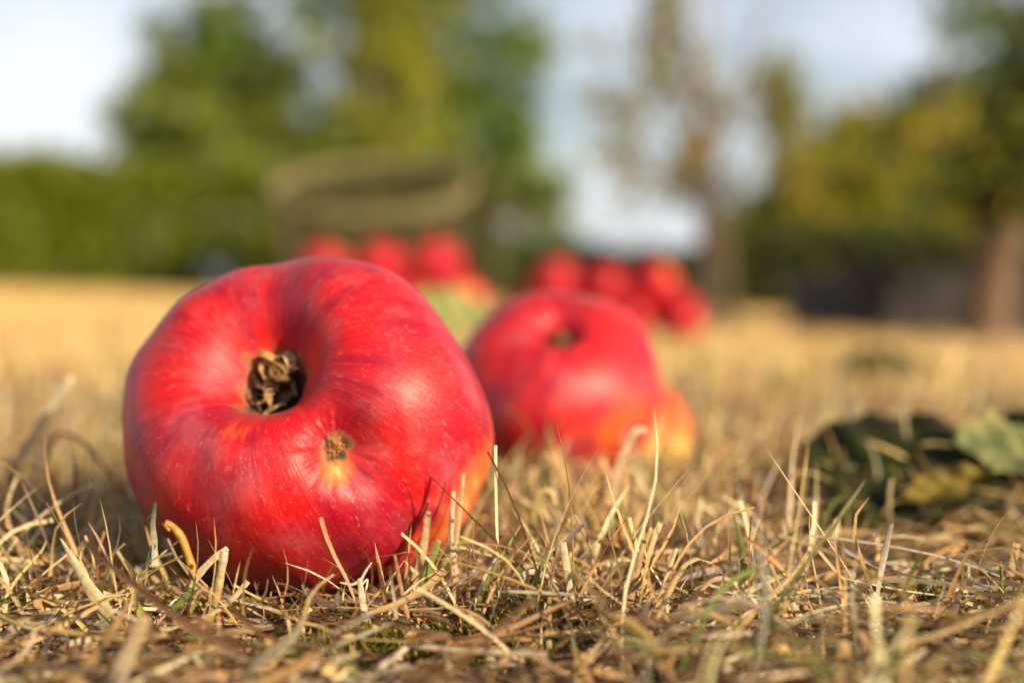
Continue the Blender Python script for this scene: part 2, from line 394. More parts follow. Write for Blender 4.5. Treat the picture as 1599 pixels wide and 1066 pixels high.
# --- the second apple and the small yellow one
def simple_apple(name, C, R, zv, mat, label, group=None, nphi=160, ntt=110, el=.0, seed=0, lobes=None, squash=1.0, roll=0., hz=.84, yfun=None, wid=.16, dep=.30):
    g = np.random.default_rng(seed); p = g.uniform(0, 6.28, 3)
    rf = lambda PH: 1 + .018 * np.cos(2 * PH + p[0]) + .02 * np.cos(5 * PH + p[1]) + .01 * np.cos(3 * PH + p[2])
    lob = lobes if lobes is not None else [(g.uniform(0, 360), 30, g.uniform(-.05, .05), .7, .5) for _ in range(4)]
    V, PH, T = apple_body(nphi, ntt, R, rf, hz_top=hz, hz_bot=.84, dep=dep, wid=wid, lobes=lob, depb=.34, widb=.2)
    rho = np.linalg.norm(V[..., :2], axis=-1) / R
    rus = 1.2 * np.exp(-(rho / .095) ** 2) * (T < 1) + 1.1 * np.exp(-(rho / .2) ** 2) * (T > 2)
    pdg = np.degrees(PH); yel = .9 * np.exp(-((T - 2.9) / .6) ** 2) + (yfun(pdg, T) if yfun else 0)
    sk = np.stack([np.cos(PH), np.sin(PH), T / np.pi * 3], -1)
    e = empty(name, C); e.rotation_euler = frame(zv, roll).to_euler()
    o = mesh_np('skin', V.reshape(-1, 3), grid_quads(*V.shape[:2]), mat, e,
                attrs={'sk': sk.reshape(-1, 3), 'yel': yel.ravel(), 'rus': rus.ravel()})
    mb = MB()
    for k in range(7):
        a0 = k * .9 + g.uniform(-.2, .2); q = R * .085
        P = [(q * math.cos(a0), q * math.sin(a0), R * (hz - dep * .75)), (q * .7 * math.cos(a0 + .3), q * .7 * math.sin(a0 + .3), R * (hz - dep * .45)), (q * .2, q * .3 * math.sin(a0), R * (hz - dep * .36))]
        Vv, Q = ribbon(crom(P, 3), np.linspace(R * .05, R * .015, 7), .3, (0, 0, 1), .6); mb.add(Vv, Q, np.array((.16, .12, .06)) * g.uniform(.5, 1.5))
    mb.build('calyx', sep_m, e)
    # stem at the other end
    Vv, Q = tube_np(crom([(0, 0, -R * .45), (R * .03, 0, -R * .75), (R * .10, R * .04, -R * .98)], 4), np.linspace(R * .035, R * .05, 9), 8)
    mesh_np('stem', Vv, Q, sep_m, e, col=np.tile((.16, .10, .05), (len(Vv), 1)))
    tag(e, label, 'apple', group); return e
mat2 = skin_mat('apple_skin_second', 5.2, hero=True)
simple_apple('apple', (.0150, .480, .0352), .0362, (.0, -.62, .78), mat2,
             'medium red apple out of focus right behind the large front apple, dark eye facing up', nphi=256, ntt=180, seed=4,
             lobes=[(210, 26, -.05, .8, .5), (-30, 34, -.04, .7, .5), (40, 30, .04, .8, .5), (120, 30, .03, .8, .5)], dep=.34, wid=.13,
             yfun=lambda p, T: .12 + .40 * gd(p, -50, 34) * np.exp(-((T - 1.3) / .5) ** 2) + .30 * gd(p, 60, 30) * np.exp(-((T - .5) / .3) ** 2))
mat3 = skin_mat('apple_skin_yellow', 8.1, hero=True, yellow=.12)
simple_apple('apple', (.0455, .553, .0105), .0268, (-.4, .5, .6), mat3,
             'small yellow apple with an orange blush, half hidden behind the second red apple', seed=9, nphi=120, ntt=90,
             yfun=lambda p, T: .36 + 0 * T)

# ------------------------------------------------------------------ background apples
mat4 = skin_mat('apple_skin_plain', 2.2, yellow=-.20)
RB = .034
proto = simple_apple('apple', (.02, 1.86, .04), RB, (.3, -.4, .8), mat4, 'x', 'apples heaped on the far grass', nphi=72, ntt=54, seed=21)
def place(C, sc=1.0):
    e = proto.copy(); link(e); e.location = C; e.scale = (sc,) * 3
    e.rotation_euler = (random.uniform(0, 6.28), random.uniform(0, 6.28), random.uniform(0, 6.28))
    for ch in proto.children:
        c = ch.copy(); link(c); c.parent = e
    return e
gz = lambda x, y: float(ground(x, y))
ORD = ['first', 'second', 'third', 'fourth', 'fifth']
first = [True]
def pile(x0, y0, cols, rows, R, where, group, top=None):
    sp = R * 2.03; hstep = R * 1.42
    for lay in range(len(rows)):
        nc = cols - lay; xs = [x0 + (k + lay * .5) * sp for k in range(nc)]
        if lay == 2 and top: ks = top
        else: ks = range(nc)
        for rw in range(rows[lay]):
            y = y0 + (rw + lay * .5) * sp
            for k in ks:
                x = xs[k]; jx, jy = random.uniform(-.004, .004), random.uniform(-.003, .003); Ri = R * random.uniform(.86, 1.0)
                C = (x + jx, y + jy, gz(x0 + cols * R, y0) + Ri + .022 + (hstep - R * .10 + random.uniform(-.003, .002)) * lay)
                if first[0]: e = proto; e.location = C; e.scale = (Ri / RB,) * 3; first[0] = False
                else: e = place(C, Ri / RB)
                row = {1: '', 2: ['front row of ', 'back row of '][rw] if rows[lay] == 2 else '', 3: ['front row of ', 'middle row of ', 'back row of '][rw] if rows[lay] == 3 else ''}[rows[lay]]
                ly = ['bottom layer', 'second layer', 'top layer'][lay]
                e['label'] = f"{ORD[list(ks).index(k)]} apple from left, {row}{ly} of {where}"; e['group'] = group
pile(-.285, 1.85, 4, (3, 2), .0360, 'left heap', 'red apples heaped before the wicker basket')
pile(.020, 1.90, 4, (3, 2), .0345, 'right heap', 'red apples heaped right of the basket')

# ------------------------------------------------------------------ basket with apples
BX, BY = -.212, 2.28; BZ = gz(BX, BY) + .004
wick = plain('wicker', (.10, .075, .03), (.20, .15, .07), 180, .75, .4, (1, 1, 1), .003)
rimm = plain('wicker_rim', (.13, .105, .04), (.25, .20, .08), 150, .65, .4, (1, 1, 1), .003)
bk = empty('basket', (BX, BY, BZ)); bk.rotation_euler = (math.radians(18), math.radians(-7), .3)
tag(bk, 'open weave wicker basket with a pale rim, tilted on the grass behind the apples', 'basket')
def brad(h): return .112 + .040 * h / .235
Hb = .235; mb = MB(); ns = 14
for k in range(ns):
    a0 = 2 * math.pi * k / ns
    P = [(brad(h) * math.cos(a0), brad(h) * math.sin(a0), h) for h in np.linspace(.0, Hb, 8)]
    Vv, Q = tube_np(P, .0018, 6); mb.add(Vv, Q)
for h, dup_ in [(x, 1) for x in (.006, .013, .045, .080, .115, .150, .185, .215)]:
    aa = np.linspace(0, 2 * math.pi, 157)
    P = [((brad(h) + .0040 * math.cos(aa_ * ns / 2 + (h * 1000 // 7) * math.pi)) * math.cos(aa_), (brad(h) + .0040 * math.cos(aa_ * ns / 2 + (h * 1000 // 7) * math.pi)) * math.sin(aa_), h) for aa_ in aa]
    Vv, Q = tube_np(P, .0017, 6); mb.add(Vv, Q)
mb.build('woven_wall', wick, bk)
mb = MB()
for ph in (0, 2.09, 4.19):
    aa = np.linspace(0, 2 * math.pi, 241)
    P = [((brad(Hb) + .004 * math.cos(a_ * 22 + ph)) * math.cos(a_), (brad(Hb) + .004 * math.cos(a_ * 22 + ph)) * math.sin(a_), Hb + .006 + .006 * math.sin(a_ * 22 + ph)) for a_ in aa]
    Vv, Q = tube_np(P, .0036, 8); mb.add(Vv, Q)
mb.build('rim', rimm, bk)
mb = MB()
for k in range(16):
    y0 = -.105 + k * .014; xw = math.sqrt(max(.115 ** 2 - y0 ** 2, .0004))
    Vv, Q = tube_np([(-xw, y0, .004), (0, y0, .005), (xw, y0, .004)], .005, 6); mb.add(Vv, Q)
mb.build('base', wick, bk)
# ------------------------------------------------------------------ ground
ys = np.concatenate([np.linspace(-.6, .1, 8), np.linspace(.12, .8, 150), np.geomspace(.82, 90, 110)])
us = np.linspace(-1, 1, 141)
Y, U = np.meshgrid(ys, us, indexing='ij'); half = .5 + 1.3 * np.maximum(Y, 0); X = U * half
Z = ground(X, Y)
Vg = np.stack([X, Y, Z], -1)
i = np.arange(len(ys) - 1)[:, None] * 141; j = np.arange(140)[None]
Qg = np.stack([i + j, i + j + 1, i + 142 + j, i + 141 + j], -1).reshape(-1, 4)
s = NT('soil'); o = s.coord(); f = s.noise(o, 60, 6, .65); f2 = s.noise(o, 700, 3, .6); f3 = s.noise(o, 1.1, 4, .5)
c = s.mix(s.ramp(f, .35, .65), (.035, .020, .011), (.13, .08, .04)); c = s.mix(s.ramp(f2, .5, .7), c, (.30, .20, .10))
ff = s.n('ShaderNodeSeparateXYZ'); s.l(o, ff.inputs[0]); c = s.mix(s.ramp(ff.outputs[1], .9, 3.2), c, s.mix(s.ramp(f3, .35, .65), (.66, .46, .17), (.80, .60, .26)))
b = s.n('ShaderNodeBsdfPrincipled', Roughness=.9); s.l(c, b.inputs['Base Color'])
bp = s.n('ShaderNodeBump'); bp.inputs['Strength'].default_value = .7; bp.inputs['Distance'].default_value = .003; s.l(f2, bp.inputs['Height'])
s.l(bp.outputs[0], b.inputs['Normal']); s.l(b.outputs[0], s.out.inputs[0])
tag(mesh_np('ground', Vg.reshape(-1, 3), Qg, s.m), kind='structure')

# ------------------------------------------------------------------ grass
blade_m = leafy('dry_grass', .30, .50, .35, 1100, .30)
PAL = np.array([(.72, .49, .21), (.84, .65, .36), (.52, .30, .11), (.32, .18, .075), (.48, .40, .29), (.17, .22, .045), (.34, .30, .085), (.60, .36, .15), (.22, .12, .06)])
BODY = [(C1, .0425, .041), (np.array((.015, .480, .035)), .0355, .034), (np.array((.0455, .553, .0105)), .026, .025)]
def blades(B, Ld, az, lean, curve, wd, colr, nseg=5, taper='cut', lift=None, fold=.22, twist=0.):
    """vectorised blades. B (n,3) roots; lean = angle from vertical at root, curve = added bend"""
    n = len(B); t = np.linspace(0, 1, nseg + 1)[None]; th = lean[:, None] + curve[:, None] * t
    ds = (Ld[:, None] / nseg)
    hx = np.sin(th) * ds; hz = np.cos(th) * ds
    hx = np.concatenate([np.zeros((n, 1)), np.cumsum(hx[:, :-1], 1)], 1); hz = np.concatenate([np.zeros((n, 1)), np.cumsum(hz[:, :-1], 1)], 1)
    # sideways wander
    wn = (rng.normal(0, .10, (n, 1)) * t ** 2 + rng.normal(0, .03, (n, 1)) * np.sin(t * 6.28)) * Ld[:, None]
    dx, dy = np.cos(az)[:, None], np.sin(az)[:, None]
    P = np.stack([B[:, 0:1] + hx * dx - wn * dy, B[:, 1:2] + hx * dy + wn * dx, B[:, 2:3] + hz], -1)
    g = ground(P[..., 0], P[..., 1]) + .0004; P[..., 2] = np.maximum(P[..., 2], g)
    T_ = np.gradient(P, axis=1); T_ /= np.linalg.norm(T_, axis=2)[..., None] + 1e-9
    ra = rng.uniform(0, 6.28, n); S = np.stack([np.cos(ra), np.sin(ra), rng.uniform(-.3, .3, n)], -1)[:, None] + 0 * T_
    S = S - (S * T_).sum(-1)[..., None] * T_; S /= np.linalg.norm(S, axis=2)[..., None] + 1e-9
    tw = (rng.normal(0, 1, (n, 1)) * twist * t)[..., None]; Nn = np.cross(T_, S); S = S * np.cos(tw) + Nn * np.sin(tw); Nn = np.cross(T_, S)
    sharp = rng.uniform(0, 1, (n, 1)) < (.75 if taper == 'mix' else (0. if taper == 'cut' else 1.))
    prof = np.where(sharp, np.sqrt(np.clip(1 - t ** 1.6, .0, 1)) + .03, .85 + .15 * t) * np.clip(.7 + t * 2, 0, 1)
    ww = (wd[:, None] * prof)[..., None]
    Lf = P - S * ww / 2 + Nn * ww * fold; Rt = P + S * ww / 2 + Nn * ww * fold
    V = np.stack([Lf, P, Rt], 2)                       # n, k, 3, 3
    keep = np.ones(n, bool)
    for (C, ra_, rz_) in BODY:
        q = ((P[..., 0] - C[0]) / ra_) ** 2 + ((P[..., 1] - C[1]) / ra_) ** 2 + ((P[..., 2] - C[2]) / rz_) ** 2
        keep &= (q.min(1) > 1.0)
    q_ = B[:, 0] / np.maximum(B[:, 1], .01); keep &= ~((q_ > .20) & (B[:, 1] > .285) & (B[:, 1] < .42) & (Ld > .011) & (rng.uniform(0, 1, n) < .72) & (lean < 1.2))
    V = V[keep]; n = len(V); k = nseg + 1
    base = (np.arange(n) * k * 3)[:, None, None]; i = (np.arange(nseg) * 3)[None, :, None]
    Q1 = np.concatenate([base + i + 0, base + i + 1, base + i + 4, base + i + 3], 2); Q2 = np.concatenate([base + i + 1, base + i + 2, base + i + 5, base + i + 4], 2)
    Q = np.concatenate([Q1.reshape(-1, 4), Q2.reshape(-1, 4)])
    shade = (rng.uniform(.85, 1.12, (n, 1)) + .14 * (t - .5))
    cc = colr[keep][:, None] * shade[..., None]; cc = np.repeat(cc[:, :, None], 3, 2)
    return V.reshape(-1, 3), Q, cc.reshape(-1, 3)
def pick(n, wts):
    wts = np.array(wts, float); c = PAL[rng.choice(len(PAL), n, p=wts / wts.sum())]; return np.clip(c * rng.uniform(.75, 1.2, (n, 1)) * rng.uniform(.93, 1.07, (n, 3)), 0, .85)
def field(n, y0, y1, power, spread=.56, base=.06):
    """points in the wedge in front of the camera, denser near"""
    u = rng.uniform(0, 1, n)
    if power == 1: y = y0 + (y1 - y0) * u
    else: y = (y0 ** power + u * (y1 ** power - y0 ** power)) ** (1 / power)
    x = rng.uniform(-1, 1, n) * (spread * y + base); return x, y
def patch(x, y, s, seed=0.):
    return .5 + .5 * (np.sin(x * s + 1.7 + seed) * np.sin(y * s * .9 + .6 + seed) + .5 * np.sin(x * s * 2.3 + y * s * 1.9 + seed))
def grass(name, label, parts, mat=blade_m, cat='grass'):
    VV, QQ, CC, n = [], [], [], 0
    for v, q, c in parts: VV.append(v); QQ.append(q + n); CC.append(c); n += len(v)
    o = mesh_np(name, np.concatenate(VV), np.concatenate(QQ), mat, None, np.concatenate(CC)); tag(o, label, cat, kind='stuff'); return o
def roots(x, y, h=0.): return np.stack([x, y, ground(x, y) + h], -1)
# litter lying flat
parts = []
x, y = field(13500, .17, .80, 1.3); n = len(x)
parts.append(blades(roots(x, y, rng.uniform(0, .009, n) ** 1), rng.gamma(3, .007, n).clip(.006, .05), rng.uniform(0, 6.28, n), np.radians(rng.normal(87, 7, n)), rng.normal(0, .35, n),
             rng.uniform(.0006, .0018, n), pick(n, [2.6, 2.4, 2.2, 3.6, 2.6, .3, .8, 1.4, 3.2]), 6, 'mix', twist=1.2))
x, y = field(5000, .18, .50, 1.3); k = rng.uniform(0, 1, len(x)) < np.where(x < .0, 1, .45); x, y = x[k], y[k]; n = len(x)   # broken chips and crumbs
parts.append(blades(roots(x, y, rng.uniform(0, .007, n)), rng.uniform(.0015, .007, n), rng.uniform(0, 6.28, n), np.radians(rng.normal(80, 22, n)), rng.normal(0, .8, n),
             rng.uniform(.0008, .0026, n), pick(n, [2, 1.6, 2.6, 3.5, 1.5, .1, .5, 1.5, 2.6]), 3, 'mix', twist=1.5))
aa_ = rng.uniform(0, 6.28, 900); rr2 = rng.uniform(.020, .044, 900); x = C1[0] + rr2 * np.cos(aa_); y = C1[1] + rr2 * np.sin(aa_); n = 900
parts.append(blades(roots(x, y, rng.uniform(0, .006, n)), rng.uniform(.008, .028, n), aa_ + rng.normal(0, .9, n), np.radians(rng.normal(80, 9, n)), rng.normal(-.25, .4, n),
             rng.uniform(.0006, .0016, n), pick(n, [2.6, 2.4, 2.2, 3.6, 1.6, .3, .8, 1.4, 3.2]), 6, 'mix', twist=1.2))
grass('straw_litter', 'tangled dry straw and cut grass lying flat over the lawn', parts, cat='straw')
# standing stubble near
parts = []
x, y = field(10500, .19, .9, 1.25); k = rng.uniform(0, 1, len(x)) < (.25 + .9 * patch(x, y, 55) ** 1.5); x, y = x[k], y[k]
# keep the strip right in front of the big apple low
k0 = ~((np.abs(x + .045) < .048) & (y < .275)); x, y = x[k0], y[k0]
front_ap = (np.abs(x + .047) < .036) & (y < .30) & (y > .2); k = ~(front_ap & (rng.uniform(0, 1, len(x)) < .65)); x, y = x[k], y[k]; k3 = ~((x / y > .06) & (y < .30) & (rng.uniform(0, 1, len(x)) < .45)); x, y = x[k3], y[k3]
k2 = ~((x / y > .19) & (y > .31) & (y < .42) & (rng.uniform(0, 1, len(x)) < .75)); x, y = x[k2], y[k2]; n = len(x)
lenf = np.where((x < -.03) & (y < .33), .62, 1.0)
parts.append(blades(roots(x, y, 0), rng.gamma(5, .0038, n).clip(.006, .042) * lenf, rng.uniform(0, 6.28, n), np.radians(np.abs(rng.normal(22, 20, n))), rng.normal(.35, .6, n),
             rng.uniform(.0006, .0016, n), pick(n, [3.6, 3.2, 2.4, 2.0, 1.6, .9, 1.3, 1.8, 1.2]), 6, 'mix', twist=1.0))
x = rng.normal(.018, .026, 300); y = rng.normal(.375, .03, 300); k = (y > .31) & (x > -.02); x, y = x[k], y[k]; n = len(x)   # taller tuft before the second apple
parts.append(blades(roots(x, y, 0), rng.uniform(.010, .028, n), rng.uniform(0, 6.28, n), np.radians(np.abs(rng.normal(18, 16, n))), rng.normal(.3, .5, n),
             rng.uniform(.0007, .0019, n), pick(n, [5, 3, 4, .8, .5, .5, 1, 3, .3]), 6, 'mix', twist=1.0))
x, y = field(3400, .27, .62, 1.2, .50); n = len(x)   # fine bright straws
parts.append(blades(roots(x, y, 0), rng.uniform(.010, .030, n), rng.uniform(0, 6.28, n), np.radians(np.abs(rng.normal(25, 20, n))), rng.normal(.4, .6, n),
             rng.uniform(.0004, .0010, n), pick(n, [5, 5, 3, .5, 1, .3, .6, 2, .2]), 6, 'mix', twist=1.0))
x, y = field(500, .2, 1.2, 1.3); n = len(x)   # fine green threads
parts.append(blades(roots(x, y, 0), rng.uniform(.012, .035, n), rng.uniform(0, 6.28, n), np.radians(np.abs(rng.normal(30, 20, n))), rng.normal(.6, .5, n),
             rng.uniform(.0005, .0012, n), pick(n, [0, 0, 0, 0, 0, 3, 1.5, 0, 0]), 6, 'sharp', twist=.5))
x, y = field(2200, .22, .75, 1.2); k = ~((np.abs(x + .045) < .05) & (y < .29)); x, y = x[k], y[k]; n = len(x)   # long tangled blades
parts.append(blades(roots(x, y, .001), rng.uniform(.022, .050, n), rng.uniform(0, 6.28, n), np.radians(rng.normal(42, 16, n)), rng.normal(.9, .6, n),
             rng.uniform(.0005, .0013, n), pick(n, [5, 5, 2.4, .8, 1.2, .7, 1, 1.6, .4]), 7, 'mix', twist=1.0))
grass('lawn_stubble', 'short dry mown grass stubble standing round the apples', parts)
# farther lawn
parts = []
x, y = field(42000, .85, 4.0, .9, .60, .1); n = len(x)
parts.append(blades(roots(x, y, 0), rng.gamma(6, .0042, n).clip(.010, .042), rng.uniform(0, 6.28, n), np.radians(np.abs(rng.normal(22, 18, n))), rng.normal(.4, .5, n),
             rng.uniform(.0012, .003, n), pick(n, [7, 7, 1.2, .12, .2, .25, .6, 1.2, .05]) * (1.12, 1.06, .92), 3, 'mix'))
x, y = field(40000, 3.8, 17., .8, .62, .1); n = len(x)
parts.append(blades(roots(x, y, 0), rng.uniform(.012, .034, n), rng.uniform(0, 6.28, n), np.radians(np.abs(rng.normal(25, 18, n))), rng.normal(.4, .5, n),
             rng.uniform(.004, .010, n), pick(n, [7, 6, 1.6, .1, .1, .2, .6, 1.6, .05]) * (1.12, 1.06, .90), 2, 'mix'))
grass('far_lawn', 'sunlit golden dry lawn stretching away to the hedge and trees', parts)
# moss cushions
moss_m = leafy('moss', .3, .7, .2, 2000, .3)
mc = np.array([W(800, 960, .29), W(840, 985, .285), W(760, 1000, .275), W(700, 1010, .272), W(620, 1020, .27), W(960, 990, .285), W(430, 950, .30), W(1130, 1010, .28), W(560, 985, .275), W(500, 1010, .27), W(880, 930, .31), W(1450, 960, .3), W(250, 960, .30)])
idx = rng.integers(0, len(mc), 5200); x = mc[idx, 0] + rng.normal(0, .006, 5200); y = mc[idx, 1] + rng.normal(0, .007, 5200); n = 5200
hgt = .004 * np.exp(-((x - mc[idx, 0]) ** 2 + (y - mc[idx, 1]) ** 2) / .00008)
mcol = np.array([(.16, .15, .02), (.30, .26, .04), (.10, .10, .02), (.42, .35, .08)])[rng.integers(0, 4, n)]
v = blades(roots(x, y, hgt), rng.uniform(.0012, .0036, n), rng.uniform(0, 6.28, n), np.radians(rng.uniform(0, 75, n)), rng.normal(0, .5, n), rng.uniform(.0005, .0010, n), mcol, 2, 'sharp')
grass('moss', 'olive green moss cushions between the straw at the front', [v], moss_m, 'moss')

# ------------------------------------------------------------------ individual stalks of the foreground
def stalk(name, label, pts, wpx, c0, c1=None, cat='grass stalk', lie=None, dtip=0., fold=.3, tip=.25, extra=(), d=None, twist=.4, tube=False, grp='single dry stalks in the foreground'):
    c0 = np.array(c0, float); c1 = np.array(c1 if c1 is not None else c0, float)
    if d is None: d = CAMH * F / (max(p[1] for p in pts) + 8 - EYE)
    d = max(d, .277 if d > .24 else .19); mb = MB(); root = None
    def one(pts, wpx, tip, c0, c1, root_pt=None):
        P = []
        for i, p in enumerate(pts):
            t = i / (len(pts) - 1)
            P.append(W(p[0], p[1], (CAMH - .006) * F / (p[1] - EYE) if lie else d + dtip * t))
        P = crom(P, 7); k = len(P); t = np.linspace(0, 1, k); ww = wpx / F * d * (1 - (1 - tip) * t ** 2.2) * (1 + .08 * np.sin(t * 17))
        if tube: Vv, Q = tube_np(P, ww / 2, 8); tt = np.repeat(t, 8)
        else: Vv, Q = ribbon(P, ww, fold, (.25, -1, .15), twist); tt = np.repeat(t, 3)
        C = c0 + (c1 - c0) * tt[:, None]; fl = 1 + .10 * np.sin(tt * 40)[:, None]; mb.add(Vv, Q, C * fl)
        return P
    P = one(pts, wpx, tip, c0, c1)
    for (pp, wp, tp) in extra: one(pp, wp, tp, c1, c1)
    o = mb.build(name, blade_m, None, P[0]); o.location = P[0]
    m = o.modifiers.new('t', 'SOLIDIFY'); m.thickness = .00015
    if tube: o.modifiers.remove(m)
    tag(o, label, cat, grp); return o
TAN = (.66, .45, .21); PALE = (.80, .66, .44); OCH = (.60, .33, .08); BRN = (.30, .17, .08); GRN = (.16, .23, .05); OLV = (.36, .34, .10); RED = (.48, .22, .10); GRY = (.46, .40, .30)
G = 'grass_blade'; S_ = 'straw_stalk'
stalk(G, 'long pale green blade rising to the upper right at the left photo edge', [(-40, 830), (0, 765), (50, 680), (112, 588)], 15, OLV, PALE, d=.40, tip=.6)
stalk(S_, 'thin orange stalk with a frayed pale tip, leftmost in the photo', [(34, 905), (26, 860), (8, 820), (8, 785), (20, 752)], 7, OCH, PALE, tube=True, tip=.8,
      extra=[([(20, 755), (27, 747), (42, 743)], 2.5, .2), ([(20, 755), (22, 742), (32, 740)], 2, .2)])
stalk(S_, 'dark thin arched stalk curving down against the left side of the large apple', [(70, 720), (88, 680), (125, 690), (170, 742), (215, 800), (235, 850)], 6, (.10, .08, .04), (.16, .13, .06), d=.385, tube=True)
stalk(G, 'broad pale striped blade leaning left in the bottom left corner', [(168, 1000), (160, 960), (130, 910), (90, 842)], 26, OLV, PALE, tip=.08, fold=.15)
stalk(S_, 'glossy golden stalk with a curled end beside the lower left of the large apple', [(300, 905), (294, 880), (282, 845), (268, 825), (255, 818), (262, 830)], 14, (.62, .36, .05), OCH, tube=True, tip=.55, d=.296)
stalk(S_, 'short upright orange stub touching the left of the large apple', [(236, 850), (231, 800), (228, 745)], 9, TAN, OCH, d=.318, tip=.8)
stalk(G, 'small dark green shred with a white frayed lower end beside the large apple', [(238, 888), (238, 850), (236, 820), (240, 785)], 9, PALE, (.06, .12, .05), d=.29, tip=.5,
      extra=[([(238, 850), (228, 872), (222, 890)], 6, .3), ([(238, 795), (232, 806), (226, 812)], 2.5, .3)])
stalk(S_, 'pale tan straw leaning right under the lower left of the large apple', [(288, 925), (300, 908), (325, 880), (353, 858)], 11, TAN, PALE, tip=.8, d=.287)
stalk(S_, 'thick blunt olive stub with a pale cut top under the large apple', [(318, 985), (334, 935), (343, 890), (348, 862)], 14, (.42, .28, .04), (.70, .55, .36), tube=True, tip=.95, d=.278)
stalk(S_, 'forked white wispy straw below the middle of the large apple', [(590, 1060), (578, 1010), (566, 950), (560, 905)], 13, PALE, (.84, .72, .52), tip=.4,
      extra=[([(561, 908), (548, 915), (528, 912)], 3.5, .2), ([(561, 910), (570, 893), (579, 880)], 3.5, .2), ([(563, 915), (572, 908), (570, 925)], 3, .4)])
stalk(S_, 'thin straight reddish straw leaning left under the large apple', [(652, 1045), (640, 990), (625, 920), (615, 868)], 6, TAN, RED, tip=.7)
stalk(S_, 'rolled orange dry sheath next to the green cut blade', [(640, 975), (645, 930), (636, 900)], 11, OCH, PALE, tip=.3)
stalk(G, 'short wide green blade with cut cream tip, lower right of the large apple', [(650, 965), (660, 920), (672, 880), (685, 845)], 13, (.24, .28, .04), (.34, .36, .08), tip=.55, d=.294)
stalk(S_, 'tan flat straw crossing the lower right edge of the large apple', [(640, 930), (655, 880), (665, 830), (668, 800)], 12, TAN, (.74, .50, .26), tip=.7, d=.300)
stalk(S_, 'tall upright straw touching the right edge of the large apple', [(712, 960), (708, 900), (712, 850), (724, 740)], 9, TAN, (.78, .56, .30), tip=.45, d=.300)
stalk(S_, 'second upright pale straw close against the tall one beside the large apple', [(714, 975), (710, 900), (704, 840), (708, 768)], 10, TAN, PALE, tip=.5, d=.297)
stalk(S_, 'dark brown twig slanting up to the right beside the large apple', [(690, 905), (730, 850), (757, 808)], 5, BRN, RED, tip=.5, d=.325)
stalk(S_, 'brown twig with a hooked tip right of the large apple', [(720, 880), (770, 845), (815, 822), (812, 815)], 6, BRN, RED, tip=.5, d=.31)
stalk(S_, 'hooped tan straw bent like an upside down hook beneath the second apple', [(826, 880), (832, 820), (843, 772), (862, 770), (868, 790)], 10, OLV, TAN, tip=.7, d=.335)
stalk(S_, 'long tan straw sloping up in front of the second red apple', [(905, 900), (930, 830), (955, 770), (972, 715), (992, 676), (1010, 672)], 17, (.62, .38, .13), (.72, .52, .34), tip=.5, d=.345)
stalk(S_, 'upright golden double stem in front of the second red apple', [(955, 920), (962, 850), (975, 780), (978, 730)], 16, OCH, TAN, tip=.6, d=.335)
stalk(G, 'thin dark green thread blade bent at its middle in the centre foreground', [(950, 985), (945, 940), (932, 880), (915, 840), (898, 805)], 5, (.07, .10, .03), TAN, tip=.6, d=.295)
stalk(G, 'slanted olive blade with a dark stripe left of the centre stubble', [(790, 1005), (815, 960), (838, 905), (857, 860)], 8, OLV, (.22, .22, .06), tip=.5)
stalk(S_, 'white curled flap of dry leaf over the centre stubble', [(808, 906), (825, 896), (845, 897), (870, 912)], 9, (.82, .72, .54), (.70, .5, .3), tip=.4, d=.285, fold=.1)
stalk(S_, 'tall straight pale straw standing in the centre foreground', [(905, 1066), (900, 1000), (890, 920), (880, 848)], 11, TAN, PALE, tip=.8)
stalk(S_, 'tall split reddish brown stem with three pointed tips in the centre right foreground', [(955, 1070), (975, 1000), (985, 940), (998, 880), (1018, 825)], 13, (.40, .17, .06), TAN, tip=.3,
      extra=[([(990, 925), (1002, 870), (1008, 815)], 6, .3), ([(985, 935), (990, 890), (988, 862)], 5, .3)])
stalk(S_, 'slender pale straw leaning right past the split stem', [(1005, 1010), (1025, 960), (1042, 905), (1058, 858)], 7, TAN, PALE, tip=.5)
stalk(S_, 'short bright upright straw right of the split stem', [(1050, 1030), (1045, 980), (1042, 918)], 6, PALE, PALE, tip=.6)
stalk(G, 'long green blade with a straw coloured tip sloping up to the right', [(1030, 1030), (1065, 995), (1110, 962), (1160, 932), (1234, 896)], 12, (.15, .22, .06), (.62, .50, .24), tip=.5, d=.28, dtip=.015)
stalk(S_, 'thin straw arching over and down to the right in the right foreground', [(1090, 980), (1098, 925), (1130, 905), (1170, 930), (1215, 985), (1262, 1066)], 6, TAN, (.66, .50, .36), tip=.9, d=.265)
stalk(S_, 'golden straw of a leaning pair in the right foreground, the longer one', [(1254, 1020), (1235, 975), (1210, 930), (1186, 888)], 8, OCH, PALE, tip=.6)
stalk(S_, 'golden straw of a leaning pair in the right foreground, the shorter one', [(1250, 1010), (1237, 960), (1222, 920), (1204, 881)], 6, OCH, TAN, tip=.6)
stalk(S_, 'bright cut straw leaning left, right of the leaning pair', [(1305, 1060), (1275, 1005), (1240, 944)], 9, TAN, (.84, .70, .46), tip=.9)
stalk(G, 'thin green blade falling to the right below the leaning pair', [(1255, 1075), (1200, 1030), (1160, 1000), (1130, 978)], 5, (.15, .24, .08), OLV, tip=.3, d=.255)
stalk(S_, 'short white split stub with ragged top in the right foreground', [(1388, 1060), (1380, 1020), (1370, 978)], 14, (.78, .66, .48), (.86, .76, .62), tip=.7, extra=[([(1372, 990), (1376, 978), (1378, 970)], 4, .2)])
stalk(G, 'curved dark green hook blade near the right edge', [(1500, 1020), (1535, 992), (1558, 955), (1570, 920), (1567, 878)], 7, (.20, .13, .05), (.20, .26, .05), tube=True, tip=.7, d=.285)
stalk(S_, 'blurred grey tan stem at the right edge of the photo', [(1575, 950), (1582, 900), (1592, 850)], 12, GRY, TAN, tip=.9, d=.30)
